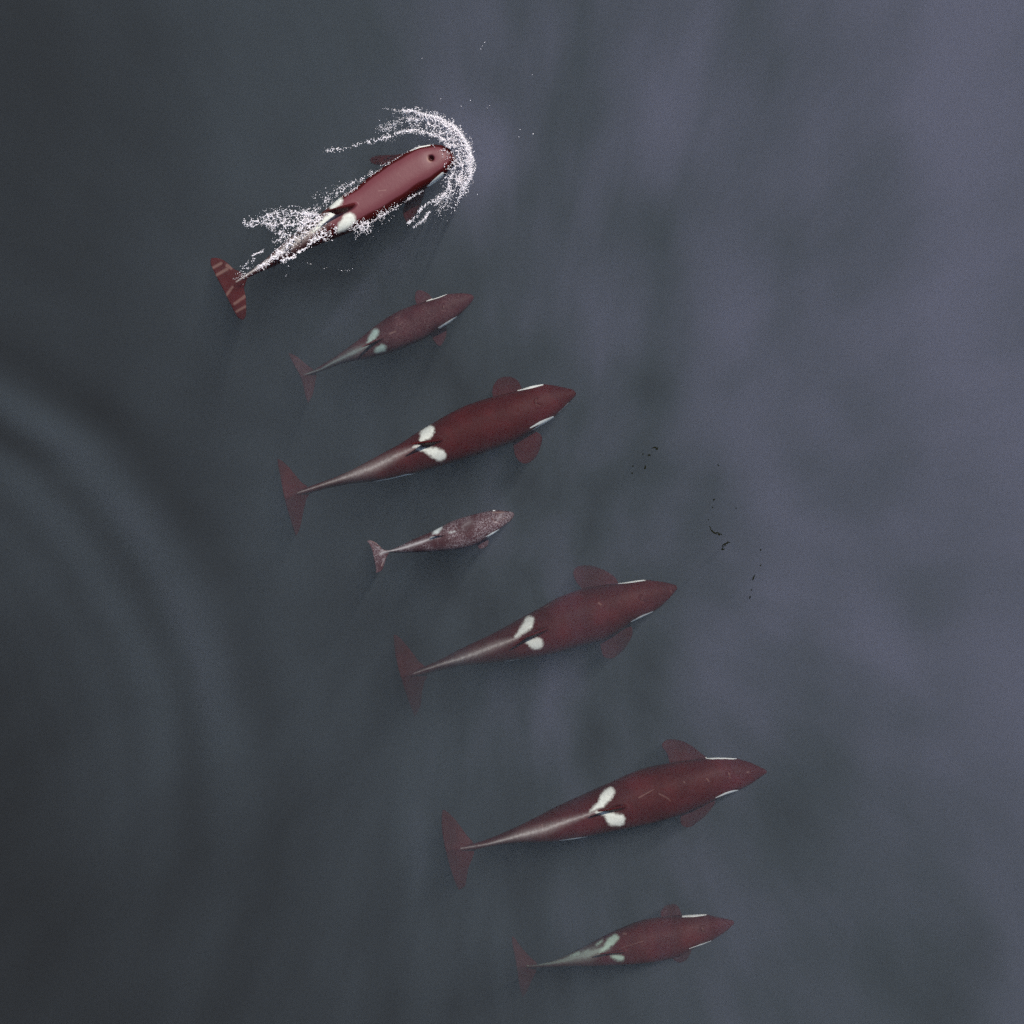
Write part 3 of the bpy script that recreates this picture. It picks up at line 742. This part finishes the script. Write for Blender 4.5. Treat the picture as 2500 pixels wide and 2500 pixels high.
A2 = (560, 480, 300 / 1932); A3 = (480, 220, .37267)
wake = []
wake.append(band(rs, cp([(215, 430, 30, .7), (300, 400, 55, .8), (370, 440, 60, .8), (470, 370, 45, .8), (580, 320, 60, 1), (700, 300, 60, 1), (880, 250, 55, 1.2), (1000, 260, 60, 1.2), (1130, 270, 50, 1), (1260, 290, 50, 1), (1380, 280, 40, 1)], A2), 1700, 10, (0.01, .10), (.004, .011)))
wake.append(band(rs, cp([(560, 430, 60, .8), (700, 400, 80, 1), (850, 400, 90, 1), (1000, 430, 90, 1), (1150, 380, 90, 1.3), (1280, 370, 80, 1.3)], A2), 1500, 13, (0.01, .08), (.004, .011)))
wake.append(band(rs, cp([(740, 590, 30, .8), (860, 560, 60, .8), (960, 540, 60, .8), (780, 660, 30, .6), (700, 720, 40, .4)], A2), 300, 12, (0.0, .05), (.004, .012)))
# foam washing over the back and tail stock
wake.append(band(rs, cp([(1560, 270, 40, .6), (1400, 340, 70, 1), (1250, 450, 90, 1), (1150, 560, 80, 1), (1050, 660, 70, 1), (940, 740, 80, 1.1), (850, 830, 70, 1), (740, 920, 55, 1), (650, 970, 40, 1), (560, 1050, 30, .7), (460, 1110, 20, .4)], A2), 2300, 11, (0.0, .04), (.004, .011), (1, 2.6)))
wake.append(band(rs, cp([(1700, 480, 50, .5), (1560, 560, 70, .8), (1430, 620, 60, 1), (1320, 690, 40, 1), (1200, 790, 26, 1.6), (1080, 880, 20, 1.6), (980, 960, 16, 1.2), (880, 990, 20, .8), (800, 1020, 30, .5)], A2), 1300, 9, (0.0, .04), (.004, .012), (1, 2.6)))
wake.append(band(rs, cp([(650, 780, 6, .5), (570, 800, 12, .8), (500, 870, 14, 1), (430, 890, 12, 1), (370, 930, 12, 1), (310, 990, 12, .8), (260, 1070, 16, .7), (170, 1140, 26, .5)], A2), 120, None, (0.0, .03), (.004, .012), (1, 2.2)))
wake.append(band(rs, cp([(400, 960, 20, .5), (350, 1080, 20, .8), (270, 1130, 20, .6)], A2), 30, None, (0.0, .03), (.004, .011)))
wake.append(band(rs, cp([(600, 1040, 50, .7), (450, 1130, 50, .7), (330, 1200, 60, .5), (120, 1260, 70, .3), (60, 1300, 30, .2)], A2), 100, None, (0.0, .03), (.004, .010)))
# sparkle along the flanks, both sides of the wet back
wake.append(band(rs, cp([(1500, 655, 6, .5), (1400, 705, 9, .9), (1300, 765, 20, 1.1), (1200, 825, 34, 1.3), (1120, 870, 46, 1.5), (1060, 900, 50, 1.3), (1000, 890, 40, 1)], A3), 1050, 8, (0.0, .03), (.003, .010)))
wake.append(band(rs, cp([(1330, 440, 4, .3), (1200, 500, 8, .5), (1100, 570, 14, .9), (1020, 620, 22, 1.1), (940, 660, 30, 1.1), (860, 710, 34, 1), (780, 760, 40, .6), (720, 780, 20, .3)], A3), 560, 7, (0.0, .03), (.003, .010)))
wake.append(band(rs, cp([(1530, 357, 2, .6), (1450, 372, 3, 1), (1350, 422, 3, 1), (1250, 488, 4, 1), (1150, 556, 5, 1), (1050, 636, 8, 1), (970, 690, 12, 1)], A3), 230, None, (0.0, .02), (.003, .007), (1, 2.5)))
wake.append(band(rs, cp([(1520, 640, 2, .6), (1440, 682, 3, 1), (1350, 742, 3, 1), (1250, 800, 5, 1), (1150, 860, 8, 1)], A3), 170, None, (0.0, .02), (.003, .007), (1, 2.5)))
wake.append(band(rs, cp([(1640, 380, 14, .6), (1690, 440, 20, .8), (1690, 490, 16, .5)], A3), 120, None, (0.0, .04), (.003, .008)))
wake.append(band(rs, cp([(1050, 1150, 6, .5), (960, 1180, 5, .5), (600, 1110, 8, .5), (605, 1160, 12, .6), (585, 1220, 10, .5)], A3), 26, None, (0.0, .02), (.003, .008)))
drops('foam', np.vstack(wake), 'lacy white foam streaming over the tail of the surfacing whale', 4)

# ------------------------------------------------------------------ floating seaweed
def weed_material():
    m, N = mat('dark_seaweed')
    p = N.n['Principled BSDF']
    tc = N.new('ShaderNodeTexCoord').outputs['Object']
    N.l.new(N.mix(N.noise(tc, 30, 2), (0.006, 0.009, 0.004), (0.018, 0.016, 0.009)), p.inputs['Base Color'])
    p.inputs['Roughness'].default_value = 0.9
    p.inputs['Specular IOR Level'].default_value = 0.0
    return m
m_weed = weed_material()
def strand_geo(V, F, pts, rad):
    q = resample(np.array([(*p, 0.0) for p in pts], float), max(6, 4 * len(pts)))[:, :2]
    n = len(q)
    for i, (x, y) in enumerate(q):
        c = W(x, y, 0.004)
        r = rad * (0.35 + math.sin(math.pi * (i + .5) / n)) * rs.uniform(.7, 1.25)
        a = q[min(i + 1, n - 1)] - q[max(i - 1, 0)]; a = a / (np.linalg.norm(a) + 1e-9)
        lat = np.array([a[1], a[0], 0])
        k = len(V)
        for th in range(6):
            an = th * math.pi / 3
            V.append(c + lat * r * math.cos(an) + np.array([0, 0, r * .5 * math.sin(an)]))
        if i:
            for th in range(6):
                F.append((k - 6 + th, k - 6 + (th + 1) % 6, k + (th + 1) % 6, k + th))
        if i == 0: F.append(tuple(range(k, k + 6))[::-1])
        if i == n - 1: F.append(tuple(range(k, k + 6)))
CW = (1500, 1050, 400 / 1717)
def wp(l): return [(CW[0] + a * CW[2], CW[1] + b * CW[2]) for a, b in l]
weeds = [
 ([[(455, 180), (448, 195), (432, 208)], [(445, 190), (420, 182), (395, 190)]], .012, 'short forked dark weed scrap, highest of the floating scraps'),
 ([[(375, 255), (358, 262), (348, 272)], [(366, 258), (372, 266), (350, 266)]], .010, 'dark weed crumb below the forked scrap, above the bent upright one'),
 ([[(305, 240), (295, 262)]], .007, 'faint slanting weed sliver left of the highest scraps'),
 ([[(322, 365), (324, 385), (318, 400), (322, 415)], [(318, 395), (332, 398)]], .012, 'bent upright dark weed scrap in the upper weed cluster'),
 ([[(202, 376), (186, 386)]], .010, 'tiny dark weed fleck left of the bent upright scrap'),
 ([[(196, 448), (180, 452), (172, 456)]], .010, 'tiny flat weed fleck, lowest of the upper cluster'),
 ([[(1084, 350), (1088, 366), (1096, 380)]], .009, 'lone reddish dark weed sliver high on the right'),
 ([[(1055, 720), (1040, 732), (1032, 742)]], .010, 'small dark weed fleck above the long wavy strand'),
 ([[(1020, 804), (1032, 814)]], .010, 'short dark weed dash just above the long wavy strand'),
 ([[(988, 932), (982, 948)]], .010, 'upright dark weed speck touching distance above the wavy strand'),
 ([[(990, 1004), (1004, 1022), (1012, 1045), (1032, 1066), (1060, 1080), (1080, 1074), (1100, 1088), (1120, 1092), (1132, 1106)], [(1060, 1078), (1072, 1092)], [(1086, 1074), (1096, 1096), (1110, 1100)]], .013, 'long wavy dark green seaweed strand, largest on the water'),
 ([[(1216, 1180), (1196, 1176), (1172, 1188), (1150, 1196), (1134, 1210), (1126, 1222)], [(1190, 1164), (1184, 1180)], [(1170, 1190), (1156, 1206), (1164, 1218)], [(1130, 1214), (1138, 1236), (1122, 1252), (1140, 1252), (1158, 1242)]], .010, 'tangled curly seaweed clump right below the long wavy strand'),
 ([[(1536, 1244), (1530, 1268)]], .009, 'thin weed sliver at the top of the right hand line'),
 ([[(1536, 1410), (1524, 1426)]], .011, 'dark weed fleck above the long slanting dash'),
 ([[(1470, 1516), (1462, 1538), (1452, 1562), (1448, 1574)]], .012, 'long slanting dark weed dash in the right hand line'),
 ([[(1440, 1664), (1432, 1684)]], .010, 'small weed dash below the long slanting one'),
 ([[(1424, 1740), (1416, 1770)]], .010, 'lowest weed dash of the right hand line'),
 ([[(1284, 816), (1268, 820)]], .009, 'faint flat weed fleck right of the wavy strand'),
]
for strands, rad, lab in weeds:
    V, F = [], []
    for s_ in strands: strand_geo(V, F, wp(s_), rad * 0.95)
    o = mesh_obj('seaweed', V, F, m_weed, True, np.mean(V, axis=0))
    tag(o, lab, 'seaweed', 'scraps of dark seaweed floating on the sea')
